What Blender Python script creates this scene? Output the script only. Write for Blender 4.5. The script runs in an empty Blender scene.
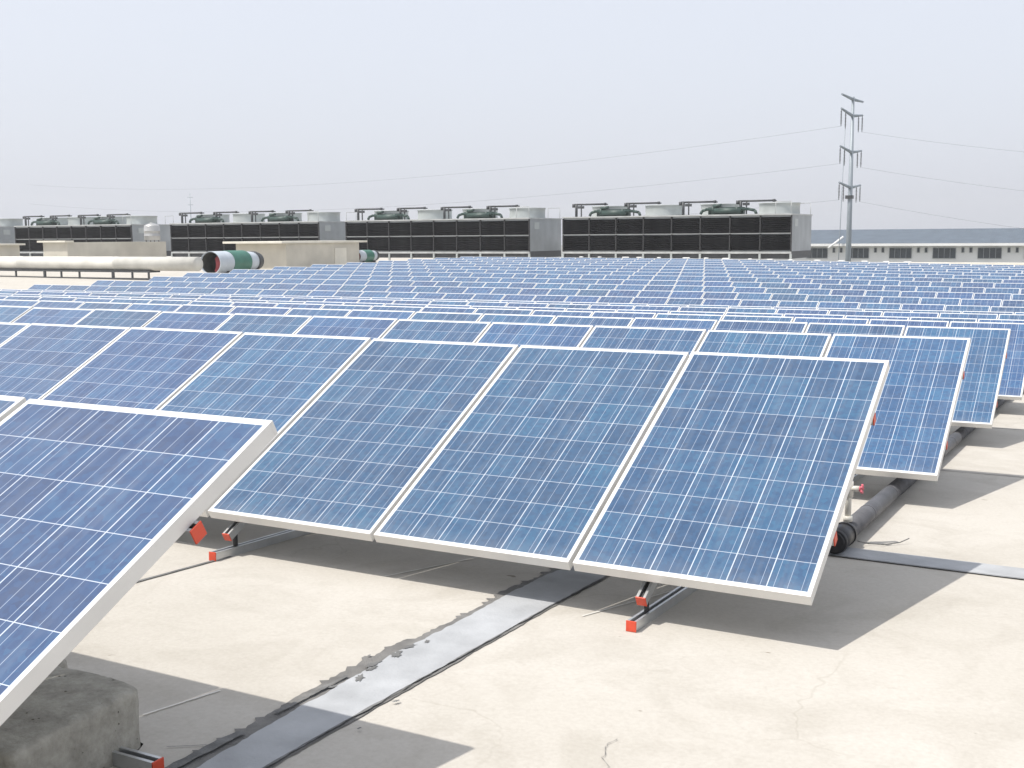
import bpy, bmesh, math, random
from mathutils import Vector, Matrix

random.seed(7)
scene = bpy.context.scene
COL = scene.collection

# ------------------------------------------------------------------ camera
F_PX = 1134.272
YAW, PITCH, ROLL = -0.494547, 0.129195, -0.0073353
CAM = Vector((0.972035, -4.14952, 1.347))
cam_data = bpy.data.cameras.new("camera")
cam = bpy.data.objects.new("camera", cam_data)
COL.objects.link(cam)
cam_data.sensor_width = 36.0
cam_data.lens = F_PX * 36.0 / 1024.0
cam_data.clip_start = 0.05
cam_data.clip_end = 20000
fwd = Vector((math.sin(YAW) * math.cos(PITCH), math.cos(YAW) * math.cos(PITCH), -math.sin(PITCH)))
rt0 = fwd.cross(Vector((0, 0, 1))).normalized()
up0 = rt0.cross(fwd)
cr, sr = math.cos(ROLL), math.sin(ROLL)
rt = rt0 * cr + up0 * sr
up = up0 * cr - rt0 * sr
m = Matrix.Identity(4)
for i in range(3):
    m[i][0], m[i][1], m[i][2], m[i][3] = rt[i], up[i], -fwd[i], CAM[i]
cam.matrix_world = m
scene.camera = cam

# ------------------------------------------------------------------ world, sun, exposure
SUN_AZ, SUN_EL = math.radians(226.6), math.radians(61.3)
world = bpy.data.worlds.new("World")
scene.world = world
world.use_nodes = True
wn, wl = world.node_tree.nodes, world.node_tree.links
wn.clear()
w_out = wn.new("ShaderNodeOutputWorld")
w_bg = wn.new("ShaderNodeBackground")
w_bg.inputs["Strength"].default_value = 0.15
sky = wn.new("ShaderNodeTexSky")
sky.sky_type = 'NISHITA'
sky.sun_disc = False
sky.sun_elevation = SUN_EL
sky.sun_rotation = SUN_AZ
sky.air_density = 1.2
sky.dust_density = 4.0
sky.ozone_density = 1.0
w_hs = wn.new("ShaderNodeHueSaturation")
w_hs.inputs["Saturation"].default_value = 0.55
w_mix = wn.new("ShaderNodeMixRGB")          # thin even overcast veil over the clear sky
w_mix.inputs["Fac"].default_value = 0.72
w_mix.inputs["Color2"].default_value = (5.5, 5.78, 6.5, 1)
wl.new(sky.outputs[0], w_hs.inputs["Color"])
wl.new(w_hs.outputs[0], w_mix.inputs["Color1"])
wl.new(w_mix.outputs[0], w_bg.inputs["Color"])
wl.new(w_bg.outputs[0], w_out.inputs["Surface"])

sun_data = bpy.data.lights.new("sun", 'SUN')
sun_data.energy = 4.0
sun_data.angle = math.radians(0.6)
sun_data.color = (1.0, 0.955, 0.89)
sun = bpy.data.objects.new("sun", sun_data)
COL.objects.link(sun)
sdir = Vector((math.sin(SUN_AZ) * math.cos(SUN_EL), math.cos(SUN_AZ) * math.cos(SUN_EL), math.sin(SUN_EL)))
sun.rotation_euler = (-sdir).to_track_quat('-Z', 'Y').to_euler()
sun.location = (0, 0, 60)

vs = scene.view_settings
vs.view_transform = 'Standard'
vs.look = 'None'
vs.gamma = 1.0
vs.use_curve_mapping = False
vs.exposure = 0.12
scene.render.engine = 'CYCLES'


# ------------------------------------------------------------------ helpers
def nodes_of(name):
    mt = bpy.data.materials.new(name)
    mt.use_nodes = True
    nt = mt.node_tree
    b = nt.nodes["Principled BSDF"]
    return mt, nt.nodes, nt.links, b


def simple(name, col, rough=0.6, metal=0.0, var=0.0, scale=3.0, bump=0.0, spec=0.5):
    """painted / metal surface with soft uneven wear"""
    mt, n, l, b = nodes_of(name)
    b.inputs["Roughness"].default_value = rough
    b.inputs["Metallic"].default_value = metal
    b.inputs["Specular IOR Level"].default_value = spec
    tc = n.new("ShaderNodeTexCoord")
    nz = n.new("ShaderNodeTexNoise")
    nz.inputs["Scale"].default_value = scale
    nz.inputs["Detail"].default_value = 6
    l.new(tc.outputs["Object"], nz.inputs["Vector"])
    rp = n.new("ShaderNodeValToRGB")
    rp.color_ramp.elements[0].position = 0.3
    rp.color_ramp.elements[1].position = 0.7
    lo = [max(0, c * (1 - var)) for c in col]
    hi = [min(1, c * (1 + var * 0.6)) for c in col]
    rp.color_ramp.elements[0].color = (*lo, 1)
    rp.color_ramp.elements[1].color = (*hi, 1)
    l.new(nz.outputs["Fac"], rp.inputs["Fac"])
    l.new(rp.outputs["Color"], b.inputs["Base Color"])
    if bump:
        bp = n.new("ShaderNodeBump")
        bp.inputs["Strength"].default_value = bump
        bp.inputs["Distance"].default_value = 0.01
        n2 = n.new("ShaderNodeTexNoise")
        n2.inputs["Scale"].default_value = scale * 12
        n2.inputs["Detail"].default_value = 4
        l.new(tc.outputs["Object"], n2.inputs["Vector"])
        l.new(n2.outputs["Fac"], bp.inputs["Height"])
        l.new(bp.outputs["Normal"], b.inputs["Normal"])
    return mt


class MB:
    """collects shapes into one mesh"""

    def __init__(self):
        self.bm = bmesh.new()
        self.mats = []

    def mi(self, mat):
        if mat is None:
            return 0
        if mat not in self.mats:
            self.mats.append(mat)
        return self.mats.index(mat)

    def box(self, lo, hi, M=None, mat=None):
        x0, y0, z0 = lo
        x1, y1, z1 = hi
        cs = [Vector(c) for c in ((x0, y0, z0), (x1, y0, z0), (x1, y1, z0), (x0, y1, z0),
                                  (x0, y0, z1), (x1, y0, z1), (x1, y1, z1), (x0, y1, z1))]
        if M is not None:
            cs = [M @ c for c in cs]
        v = [self.bm.verts.new(c) for c in cs]
        k = self.mi(mat)
        for f in ((0, 3, 2, 1), (4, 5, 6, 7), (0, 1, 5, 4), (1, 2, 6, 5), (2, 3, 7, 6), (3, 0, 4, 7)):
            fc = self.bm.faces.new([v[i] for i in f])
            fc.material_index = k

    def tube(self, p0, p1, r0, r1=None, n=12, mat=None, caps=True, smooth=True):
        r1 = r0 if r1 is None else r1
        p0, p1 = Vector(p0), Vector(p1)
        d = (p1 - p0).normalized()
        a = d.orthogonal().normalized()
        b = d.cross(a)
        k = self.mi(mat)
        A, B = [], []
        for i in range(n):
            t = 2 * math.pi * i / n
            o = a * math.cos(t) + b * math.sin(t)
            A.append(self.bm.verts.new(p0 + o * r0))
            B.append(self.bm.verts.new(p1 + o * r1))
        for i in range(n):
            f = self.bm.faces.new((A[i], A[(i + 1) % n], B[(i + 1) % n], B[i]))
            f.material_index = k
            f.smooth = smooth
        if caps:
            self.bm.faces.new(A[::-1]).material_index = k
            self.bm.faces.new(B).material_index = k

    def path(self, pts, r, n=8, mat=None):
        for a, b in zip(pts[:-1], pts[1:]):
            self.tube(a, b, r, n=n, mat=mat)

    def lathe(self, prof, M, n=32, mat=None, smooth=True):
        """prof: list of (radius, height) turned about local z"""
        k = self.mi(mat)
        rings = []
        for r, h in prof:
            rings.append([self.bm.verts.new(M @ Vector((r * math.cos(2 * math.pi * i / n),
                                                         r * math.sin(2 * math.pi * i / n), h))) for i in range(n)])
        for A, B in zip(rings[:-1], rings[1:]):
            for i in range(n):
                f = self.bm.faces.new((A[i], A[(i + 1) % n], B[(i + 1) % n], B[i]))
                f.material_index = k
                f.smooth = smooth

    def quad(self, pts, mat=None):
        f = self.bm.faces.new([self.bm.verts.new(Vector(p)) for p in pts])
        f.material_index = self.mi(mat)
        return f

    def mesh(self, name, mat=None):
        if mat is not None:
            self.mats = [mat]
            for f in self.bm.faces:
                f.material_index = 0
        bmesh.ops.recalc_face_normals(self.bm, faces=self.bm.faces[:])
        me = bpy.data.meshes.new(name)
        self.bm.to_mesh(me)
        self.bm.free()
        for mm in self.mats:
            me.materials.append(mm)
        return me

    def build(self, name, mat=None, parent=None, bevel=0.0):
        me = self.mesh(name, mat)
        o = bpy.data.objects.new(name, me)
        COL.objects.link(o)
        if parent is not None:
            o.parent = parent
        if bevel:
            bv = o.modifiers.new("bevel", 'BEVEL')
            bv.width = bevel
            bv.segments = 2
            bv.limit_method = 'ANGLE'
        return o


def tag(o, label=None, cat=None, group=None, kind=None):
    if label:
        o['label'] = label
    if cat:
        o['category'] = cat
    if group:
        o['group'] = group
    if kind:
        o['kind'] = kind
    return o


def thing(name, label, cat, loc=(0, 0, 0), rot=(0, 0, 0), group=None):
    o = bpy.data.objects.new(name, None)
    o.empty_display_size = 0.2
    COL.objects.link(o)
    o.location = loc
    o.rotation_euler = rot
    return tag(o, label, cat, group)


def copy_tree(o, parent=None):
    c = o.copy()
    COL.objects.link(c)
    c.parent = parent
    for ch in list(o.children):
        copy_tree(ch, c)
    return c


ONES = ['', 'first', 'second', 'third', 'fourth', 'fifth', 'sixth', 'seventh', 'eighth', 'ninth', 'tenth',
        'eleventh', 'twelfth', 'thirteenth', 'fourteenth', 'fifteenth', 'sixteenth', 'seventeenth',
        'eighteenth', 'nineteenth']


def ordinal(k):
    if k < 20:
        return ONES[k]
    if k == 20:
        return 'twentieth'
    if k < 30:
        return 'twenty-' + ONES[k - 20]
    if k == 30:
        return 'thirtieth'
    return 'thirty-' + ONES[k - 30]


# ------------------------------------------------------------------ row table and roof height
BETA = 0.47373
W, PW, L = 1.006, 0.986, 1.6376
#        bottom-edge Y, bottom-edge z at right end, right end X
ROWS = [(-3.1908, 0.0902, -1.0794), (0, 0, 0), (3.262, -0.160, 0.003), (6.65, -0.343, 0), (9.97, -0.522, 0.005),
        (13.25, -0.71, 0), (16.57, -0.85, 0), (19.89, -1.02, 0),
        (23.443, -1.068, 0.21), (26.443, -1.038, 0.20), (29.443, -1.012, 0.189), (32.443, -0.976, 0.178),
        (35.443, -0.925, 0.167), (38.443, -0.896, 0.156), (41.443, -0.862, 0.146), (44.443, -0.825, 0.135),
        (47.443, -0.790, 0.124), (50.443, -0.762, 0.113), (53.443, -0.738, 0.102), (56.443, -0.718, 0.092)]
CLR = 0.218
GPTS = [(-40, 1.9), (-3.19, -0.125)] + [(y, z - CLR) for y, z, _ in ROWS[1:]] + [(61, -0.92), (140, -0.85)]


def gz0(y):
    for (a, za), (b, zb) in zip(GPTS[:-1], GPTS[1:]):
        if y <= b:
            return za + (zb - za) * (y - a) / (b - a)
    return GPTS[-1][1]


def warp(x, y):
    xr = -8.9 - (y - 24) * 0.34
    if x < xr:
        return min(max((y - 20) / 20.0, 0), 1) * 0.006 * (xr - x)
    s = min(max((y - 20) / 5.0, 0), 1) * (0.009 + 0.0076 * min(max((y - 25) / 33.0, 0), 1))
    return s * (xr - x)


def gz(x, y):
    return gz0(y) + warp(x, y)


# ------------------------------------------------------------------ materials
def mat_roof():
    mt, n, l, b = nodes_of("sun_bleached_screed")
    tc = n.new("ShaderNodeTexCoord")

    def noise(scale, detail=6, rough=0.6, dist=0.0):
        z = n.new("ShaderNodeTexNoise")
        z.inputs["Scale"].default_value = scale
        z.inputs["Detail"].default_value = detail
        z.inputs["Roughness"].default_value = rough
        z.inputs["Distortion"].default_value = dist
        l.new(tc.outputs["Object"], z.inputs["Vector"])
        return z

    def ramp(src, p0, p1, c0, c1):
        r = n.new("ShaderNodeValToRGB")
        r.color_ramp.elements[0].position = p0
        r.color_ramp.elements[1].position = p1
        r.color_ramp.elements[0].color = (*c0, 1)
        r.color_ramp.elements[1].color = (*c1, 1)
        l.new(src, r.inputs["Fac"])
        return r

    def mul(a, c, fac=1.0):
        mx = n.new("ShaderNodeMixRGB")
        mx.blend_type = 'MULTIPLY'
        mx.inputs["Fac"].default_value = fac
        l.new(a, mx.inputs["Color1"])
        l.new(c, mx.inputs["Color2"])
        return mx.outputs[0]

    base = ramp(noise(0.55, 8, 0.65, 0.8).outputs["Fac"], 0.3, 0.72, (0.475, 0.448, 0.398), (0.54, 0.513, 0.465))
    patch = ramp(noise(1.9, 5, 0.55, 1.5).outputs["Fac"], 0.36, 0.52, (0.92, 0.915, 0.905), (1, 1, 1))
    grit = ramp(noise(55, 5, 0.7).outputs["Fac"], 0.3, 0.62, (0.90, 0.89, 0.88), (1.0, 1.0, 1.0))
    dots = ramp(noise(9, 2, 0.5).outputs["Fac"], 0.225, 0.25, (0.55, 0.52, 0.48), (1, 1, 1))
    # hairline cracks, only in some places
    nzv = noise(1.3, 4, 0.6)
    add = n.new("ShaderNodeVectorMath")
    add.operation = 'MULTIPLY_ADD'
    add.inputs[1].default_value = (0.5, 0.5, 0.5)
    l.new(nzv.outputs["Color"], add.inputs[0])
    l.new(tc.outputs["Object"], add.inputs[2])
    vo = n.new("ShaderNodeTexVoronoi")
    vo.feature = 'DISTANCE_TO_EDGE'
    vo.inputs["Scale"].default_value = 0.55
    l.new(add.outputs[0], vo.inputs["Vector"])
    crack = ramp(vo.outputs["Distance"], 0.0004, 0.0012, (0.86, 0.85, 0.83), (1, 1, 1))
    cm = ramp(noise(0.8, 2, 0.5).outputs["Fac"], 0.52, 0.6, (0, 0, 0), (0.8, 0.8, 0.8))
    cmx = n.new("ShaderNodeMixRGB")
    cmx.inputs["Color1"].default_value = (1, 1, 1, 1)
    l.new(cm.outputs[0], cmx.inputs["Fac"])
    l.new(crack.outputs[0], cmx.inputs["Color2"])
    c = mul(base.outputs[0], patch.outputs[0])
    c = mul(c, ramp(noise(4.2, 7, 0.75, 2.5).outputs['Fac'], 0.30, 0.44, (0.93, 0.925, 0.915), (1, 1, 1)).outputs[0])
    c = mul(c, grit.outputs[0])
    c = mul(c, dots.outputs[0])
    c = mul(c, cmx.outputs[0])
    l.new(c, b.inputs["Base Color"])
    b.inputs["Roughness"].default_value = 0.9
    b.inputs["Specular IOR Level"].default_value = 0.2
    bp = n.new("ShaderNodeBump")
    bp.inputs["Strength"].default_value = 0.25
    bp.inputs["Distance"].default_value = 0.01
    l.new(noise(22, 8, 0.7).outputs["Fac"], bp.inputs["Height"])
    l.new(bp.outputs["Normal"], b.inputs["Normal"])
    return mt


def mat_cells():
    """polycrystalline cells laid out on UV: one UV unit = one cell"""
    mt, n, l, b = nodes_of("polycrystalline_cells")
    uv = n.new("ShaderNodeUVMap")
    sep = n.new("ShaderNodeSeparateXYZ")
    l.new(uv.outputs[0], sep.inputs[0])
    oi = n.new("ShaderNodeObjectInfo")

    def math_(op, a, c=None, clamp=False):
        k = n.new("ShaderNodeMath")
        k.operation = op
        k.use_clamp = clamp
        for i, s in enumerate((a, c)):
            if s is None:
                continue
            if isinstance(s, (int, float)):
                k.inputs[i].default_value = s
            else:
                l.new(s, k.inputs[i])
        return k.outputs[0]

    def band(src, centre, half, soft):
        d = math_('ABSOLUTE', math_('SUBTRACT', src, centre))
        mr = n.new("ShaderNodeMapRange")
        mr.inputs["From Min"].default_value = half
        mr.inputs["From Max"].default_value = half + soft
        mr.inputs["To Min"].default_value = 1
        mr.inputs["To Max"].default_value = 0
        l.new(d, mr.inputs["Value"])
        return mr.outputs[0]

    fu = math_('FRACT', sep.outputs[0])
    fv = math_('FRACT', sep.outputs[1])
    gu = math_('MAXIMUM', band(fu, 0.0, 0.011, 0.004), band(fu, 1.0, 0.011, 0.004))
    gv = math_('MAXIMUM', band(fv, 0.0, 0.006, 0.004), band(fv, 1.0, 0.006, 0.004))
    gap = math_('MAXIMUM', gu, gv)
    bus = math_('MULTIPLY', math_('MAXIMUM', band(fu, 0.5, 0.005, 0.003), math_('MAXIMUM', band(fu, 0.165, 0.005, 0.003), band(fu, 0.835, 0.005, 0.003))), 0.75)
    # per-cell shade
    cellv = n.new("ShaderNodeVectorMath")
    cellv.operation = 'FLOOR'
    l.new(uv.outputs[0], cellv.inputs[0])
    rn = math_('MULTIPLY', oi.outputs["Random"], 331.7)
    comb = n.new("ShaderNodeCombineXYZ")
    l.new(rn, comb.inputs[2])
    ca = n.new("ShaderNodeVectorMath")
    ca.operation = 'ADD'
    l.new(cellv.outputs[0], ca.inputs[0])
    l.new(comb.outputs[0], ca.inputs[1])
    wn_ = n.new("ShaderNodeTexWhiteNoise")
    l.new(ca.outputs[0], wn_.inputs["Vector"])
    # crystal flakes
    ua = n.new("ShaderNodeVectorMath")
    ua.operation = 'ADD'
    l.new(uv.outputs[0], ua.inputs[0])
    l.new(comb.outputs[0], ua.inputs[1])
    vo = n.new("ShaderNodeTexVoronoi")
    vo.inputs["Scale"].default_value = 8.0
    l.new(ua.outputs[0], vo.inputs["Vector"])
    vs_ = n.new("ShaderNodeSeparateColor")
    l.new(vo.outputs["Color"], vs_.inputs[0])
    mixv = math_('ADD', math_('MULTIPLY', wn_.outputs["Value"], 0.46), math_('ADD', 0.06, math_('MULTIPLY', vs_.outputs[0], 0.42)))
    rp = n.new("ShaderNodeValToRGB")
    e = rp.color_ramp.elements
    e[0].position, e[0].color = 0.0, (0.017, 0.045, 0.125, 1)
    e[1].position, e[1].color = 1.0, (0.030, 0.108, 0.235, 1)
    e2 = e.new(0.5)
    e2.color = (0.023, 0.068, 0.178, 1)
    l.new(mixv, rp.inputs["Fac"])
    # whole-panel tone
    hs = n.new("ShaderNodeHueSaturation")
    r2 = math_('FRACT', math_('MULTIPLY', oi.outputs["Random"], 17.31))
    l.new(math_('ADD', 0.483, math_('MULTIPLY', r2, 0.018)), hs.inputs["Hue"])
    l.new(math_('ADD', 0.86, math_('MULTIPLY', oi.outputs["Random"], 0.28)), hs.inputs["Value"])
    hs.inputs["Saturation"].default_value = 1.0
    l.new(rp.outputs["Color"], hs.inputs["Color"])
    m1 = n.new("ShaderNodeMixRGB")
    m1.inputs["Color2"].default_value = (0.38, 0.44, 0.54, 1)
    l.new(bus, m1.inputs["Fac"])
    l.new(hs.outputs[0], m1.inputs["Color1"])
    m2 = n.new("ShaderNodeMixRGB")
    m2.inputs["Color2"].default_value = (0.50, 0.55, 0.62, 1)
    l.new(gap, m2.inputs["Fac"])
    l.new(m1.outputs[0], m2.inputs["Color1"])
    # dust film on the glass
    tc = n.new("ShaderNodeTexCoord")
    dn = n.new("ShaderNodeTexNoise")
    dn.inputs["Scale"].default_value = 1.6
    dn.inputs["Detail"].default_value = 6
    dn.inputs["Distortion"].default_value = 0.6
    l.new(ua.outputs[0], dn.inputs["Vector"])
    dm = n.new("ShaderNodeMapRange")
    dm.inputs["From Min"].default_value = 0.35
    dm.inputs["From Max"].default_value = 0.75
    dm.inputs["To Min"].default_value = 0.02
    dm.inputs["To Max"].default_value = 0.06
    l.new(dn.outputs["Fac"], dm.inputs["Value"])
    m3 = n.new("ShaderNodeMixRGB")
    m3.inputs["Color2"].default_value = (0.55, 0.55, 0.53, 1)
    vm = math_('MODULO', sep.outputs[1], 12.0)      # grime gathered along the lower edge
    low_ = n.new("ShaderNodeMapRange")
    low_.inputs["From Min"].default_value = 0.0
    low_.inputs["From Max"].default_value = 0.55
    low_.inputs["To Min"].default_value = 0.07
    low_.inputs["To Max"].default_value = 0.0
    l.new(vm, low_.inputs["Value"])
    st = n.new("ShaderNodeTexNoise")                 # run-off streaks down the slope
    st.inputs["Scale"].default_value = 1.0
    st.inputs["Detail"].default_value = 5
    smp = n.new("ShaderNodeMapping")
    smp.inputs["Scale"].default_value = (5.0, 0.25, 1)
    l.new(ua.outputs[0], smp.inputs[0])
    l.new(smp.outputs[0], st.inputs["Vector"])
    sr = n.new("ShaderNodeMapRange")
    sr.inputs["From Min"].default_value = 0.5
    sr.inputs["From Max"].default_value = 0.75
    sr.inputs["To Min"].default_value = 0.0
    sr.inputs["To Max"].default_value = 0.07
    l.new(st.outputs["Fac"], sr.inputs["Value"])
    l.new(math_('ADD', math_('ADD', dm.outputs[0], low_.outputs[0]), sr.outputs[0]), m3.inputs["Fac"])
    l.new(m2.outputs[0], m3.inputs["Color1"])
    l.new(m3.outputs[0], b.inputs["Base Color"])
    b.inputs["Roughness"].default_value = 0.45
    b.inputs["Specular IOR Level"].default_value = 0.15
    b.inputs["Coat Weight"].default_value = 0.9
    b.inputs["Coat Roughness"].default_value = 0.12
    b.inputs["Coat IOR"].default_value = 1.5
    return mt


def mat_louvre():
    mt, n, l, b = nodes_of("dark_fill_louvres")
    tc = n.new("ShaderNodeTexCoord")
    sp = n.new("ShaderNodeSeparateXYZ")
    l.new(tc.outputs["Object"], sp.inputs[0])
    nz = n.new("ShaderNodeTexNoise")
    nz.inputs["Scale"].default_value = 0.9
    nz.inputs["Detail"].default_value = 5
    mp = n.new("ShaderNodeMapping")
    mp.inputs["Scale"].default_value = (2.2, 1, 0.35)
    l.new(tc.outputs["Object"], mp.inputs[0])
    l.new(mp.outputs[0], nz.inputs["Vector"])
    rp = n.new("ShaderNodeValToRGB")
    rp.color_ramp.elements[0].position = 0.35
    rp.color_ramp.elements[1].position = 0.75
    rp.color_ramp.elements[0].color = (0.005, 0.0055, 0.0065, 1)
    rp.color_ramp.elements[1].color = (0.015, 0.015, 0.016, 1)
    l.new(nz.outputs["Fac"], rp.inputs["Fac"])
    l.new(rp.outputs[0], b.inputs["Base Color"])
    wv = n.new("ShaderNodeTexWave")
    wv.bands_direction = 'Z'
    wv.inputs["Scale"].default_value = 2.2
    l.new(tc.outputs["Object"], wv.inputs["Vector"])
    bp = n.new("ShaderNodeBump")
    bp.inputs["Strength"].default_value = 0.8
    bp.inputs["Distance"].default_value = 0.05
    l.new(wv.outputs["Fac"], bp.inputs["Height"])
    l.new(bp.outputs[0], b.inputs["Normal"])
    b.inputs["Roughness"].default_value = 1.0
    b.inputs["Specular IOR Level"].default_value = 0.05
    return mt


def mat_corrugated(name, col, axis='X', scale=3.0):
    mt, n, l, b = nodes_of(name)
    tc = n.new("ShaderNodeTexCoord")
    wv = n.new("ShaderNodeTexWave")
    wv.bands_direction = axis
    wv.inputs["Scale"].default_value = scale
    l.new(tc.outputs["Object"], wv.inputs["Vector"])
    nz = n.new("ShaderNodeTexNoise")
    nz.inputs["Scale"].default_value = 0.7
    nz.inputs["Detail"].default_value = 7
    l.new(tc.outputs["Object"], nz.inputs["Vector"])
    rp = n.new("ShaderNodeValToRGB")
    rp.color_ramp.elements[0].position = 0.3
    rp.color_ramp.elements[1].position = 0.7
    rp.color_ramp.elements[0].color = (*[c * 0.8 for c in col], 1)
    rp.color_ramp.elements[1].color = (*[c * 1.1 for c in col], 1)
    l.new(nz.outputs["Fac"], rp.inputs["Fac"])
    l.new(rp.outputs[0], b.inputs["Base Color"])
    bp = n.new("ShaderNodeBump")
    bp.inputs["Strength"].default_value = 0.6
    bp.inputs["Distance"].default_value = 0.03
    l.new(wv.outputs["Fac"], bp.inputs["Height"])
    l.new(bp.outputs[0], b.inputs["Normal"])
    b.inputs["Roughness"].default_value = 0.55
    return mt


M = dict(
    roof=mat_roof(), cells=mat_cells(), louvre=mat_louvre(),
    frame=simple("anodised_white_frame", (0.70, 0.69, 0.665), 0.38, 0.15, 0.05, 6),
    backsheet=simple("white_backsheet", (0.66, 0.68, 0.70), 0.5, 0, 0.03, 5),
    alu=simple("mill_aluminium", (0.58, 0.59, 0.59), 0.38, 0.75, 0.15, 9),
    slot=simple("dark_rail_slot", (0.03, 0.03, 0.032), 0.6, 0.0, 0.2, 9),
    redcap=simple("orange_red_plastic", (0.62, 0.075, 0.035), 0.45, 0, 0.12, 20),
    concrete=simple("rough_concrete", (0.27, 0.255, 0.225), 0.95, 0, 0.32, 9, 0.9, 0.15),
    strip=simple("pale_grey_membrane", (0.405, 0.415, 0.425), 0.95, 0, 0.16, 6, 0.25, 0.05),
    bitumen=simple("grey_bitumen_edge", (0.17, 0.17, 0.165), 0.9, 0, 0.35, 12, 0.5),
    bitumen2=simple("weathered_mastic", (0.185, 0.18, 0.17), 0.9, 0, 0.3, 12, 0.5),
    chalk=simple("white_sealant", (0.66, 0.65, 0.61), 0.9, 0, 0.1, 10),
    pvc=simple("grey_lagging", (0.105, 0.105, 0.112), 0.55, 0, 0.25, 8, 0.3),
    black=simple("black_rubber", (0.018, 0.018, 0.02), 0.45, 0, 0.2, 20),
    cream=simple("cream_pipe_plastic", (0.62, 0.60, 0.54), 0.4, 0, 0.05, 10),
    pink=simple("faded_red_handle", (0.60, 0.12, 0.16), 0.45, 0, 0.15, 20),
    tower=mat_corrugated("tower_grey_sheet", (0.36, 0.385, 0.40), 'Y', 2.6),
    towertrim=simple("tower_grey_trim", (0.46, 0.475, 0.47), 0.55, 0, 0.2, 1.5),
    stack=simple("pale_fan_stack", (0.44, 0.47, 0.46), 0.5, 0, 0.14, 1.2),
    green=simple("dull_green_paint", (0.035, 0.065, 0.056), 0.5, 0, 0.25, 4),
    darksteel=simple("dark_steel", (0.07, 0.075, 0.08), 0.55, 0.2, 0.25, 5),
    beige=simple("beige_render", (0.56, 0.53, 0.455), 0.9, 0, 0.13, 0.9, 0.3),
    slab=simple("cream_slab", (0.72, 0.69, 0.60), 0.85, 0, 0.12, 1.0),
    duct=simple("stained_pale_duct", (0.66, 0.645, 0.585), 0.7, 0, 0.22, 0.8, 0.2),
    ductgreen=simple("green_band_paint", (0.04, 0.17, 0.12), 0.5, 0, 0.15, 2),
    ductwhite=simple("pale_blue_white_paint", (0.52, 0.57, 0.62), 0.5, 0, 0.1, 2),
    ductred=simple("dark_red_primer", (0.19, 0.022, 0.028), 0.6, 0, 0.2, 3),
    ductdark=simple("dark_duct_inside", (0.09, 0.09, 0.075), 0.8, 0, 0.3, 3),
    tank=simple("stainless_tank", (0.46, 0.46, 0.45), 0.35, 0.4, 0.1, 2),
    bluegrey=mat_corrugated("blue_grey_roof_sheet", (0.09, 0.118, 0.15), 'X', 1.0),
    wall=simple("white_wall", (0.80, 0.80, 0.78), 0.85, 0, 0.08, 0.3),
    window=simple("dark_window_glass", (0.055, 0.07, 0.08), 0.15, 0, 0.3, 0.4),
    winframe=simple("grey_window_frame", (0.30, 0.32, 0.33), 0.5, 0, 0.1, 2),
    pylon=simple("galvanised_pylon", (0.30, 0.34, 0.37), 0.5, 0.2, 0.08, 0.5),
    wire=simple("grey_cable", (0.25, 0.26, 0.28), 0.6, 0, 0.1, 1),
    land=simple("dusty_plain", (0.22, 0.22, 0.19), 0.95, 0, 0.3, 0.01),
)

# ------------------------------------------------------------------ haze
hz = bpy.data.materials.new("thin_haze")
hz.use_nodes = True
hn = hz.node_tree.nodes
hn.remove(hn["Principled BSDF"])
pv = hn.new("ShaderNodeVolumePrincipled")
pv.inputs["Color"].default_value = (1.0, 1.0, 1.0, 1)
pv.inputs["Density"].default_value = 0.00055
pv.inputs["Anisotropy"].default_value = 0.2
hz.node_tree.links.new(pv.outputs[0], hn["Material Output"].inputs["Volume"])
mb = MB()
mb.box((-900, -60, -12), (900, 1500, 40))
tag(mb.build("haze", hz), kind='stuff')

# ------------------------------------------------------------------ setting: land and roof sheet
mb = MB()
mb.quad([(-890, -50, -11), (890, -50, -11), (890, 1490, -11), (-890, 1490, -11)])
tag(mb.build("ground", M['land']), kind='structure')


def sheet(name, xs, ys, mat, dz=0.0, skirt=None):
    bm = bmesh.new()
    g = [[bm.verts.new((x, y, gz(x, y) + dz)) for x in xs] for y in ys]
    for j in range(len(ys) - 1):
        for i in range(len(xs) - 1):
            bm.faces.new((g[j][i], g[j][i + 1], g[j + 1][i + 1], g[j + 1][i])).smooth = True
    if skirt is not None:
        per = [g[0][i] for i in range(len(xs))] + [g[j][-1] for j in range(1, len(ys))] + \
              [g[-1][i] for i in range(len(xs) - 2, -1, -1)] + [g[j][0] for j in range(len(ys) - 2, 0, -1)]
        lowv = [bm.verts.new((v.co.x, v.co.y, skirt)) for v in per]
        k = len(per)
        for i in range(k):
            bm.faces.new((per[i], lowv[i], lowv[(i + 1) % k], per[(i + 1) % k]))
    me = bpy.data.meshes.new(name)
    bm.to_mesh(me)
    bm.free()
    me.materials.append(mat)
    o = bpy.data.objects.new(name, me)
    COL.objects.link(o)
    return o


ys_near = [p[0] for p in GPTS[1:-1]]
xs = [-120 + 6 * i for i in range(24)]
ys = sorted(set([-14, -8] + [round(y, 3) for y in ys_near] + [22, 24, 26, 28, 30, 35, 40, 66, 75, 90, 100]))
tag(sheet("roof_deck", xs, ys, M['roof'], 0.0, skirt=-10.95), kind='structure')


# seam strips on the roof
def ribbon(name, pts_l, pts_r, mat, dz):
    """thin sheet between two edge polylines of (x, y), following the roof"""
    bm = bmesh.new()
    A = [bm.verts.new((x, y, gz(x, y) + dz)) for x, y in pts_l]
    B = [bm.verts.new((x, y, gz(x, y) + dz)) for x, y in pts_r]
    for i in range(len(A) - 1):
        bm.faces.new((A[i], B[i], B[i + 1], A[i + 1]))
    bmesh.ops.recalc_face_normals(bm, faces=bm.faces[:])
    me = bpy.data.meshes.new(name)
    bm.to_mesh(me)
    bm.free()
    me.materials.append(mat)
    o = bpy.data.objects.new(name, me)
    COL.objects.link(o)
    return tag(o, kind='structure')


rnd = random.Random(3)


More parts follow.
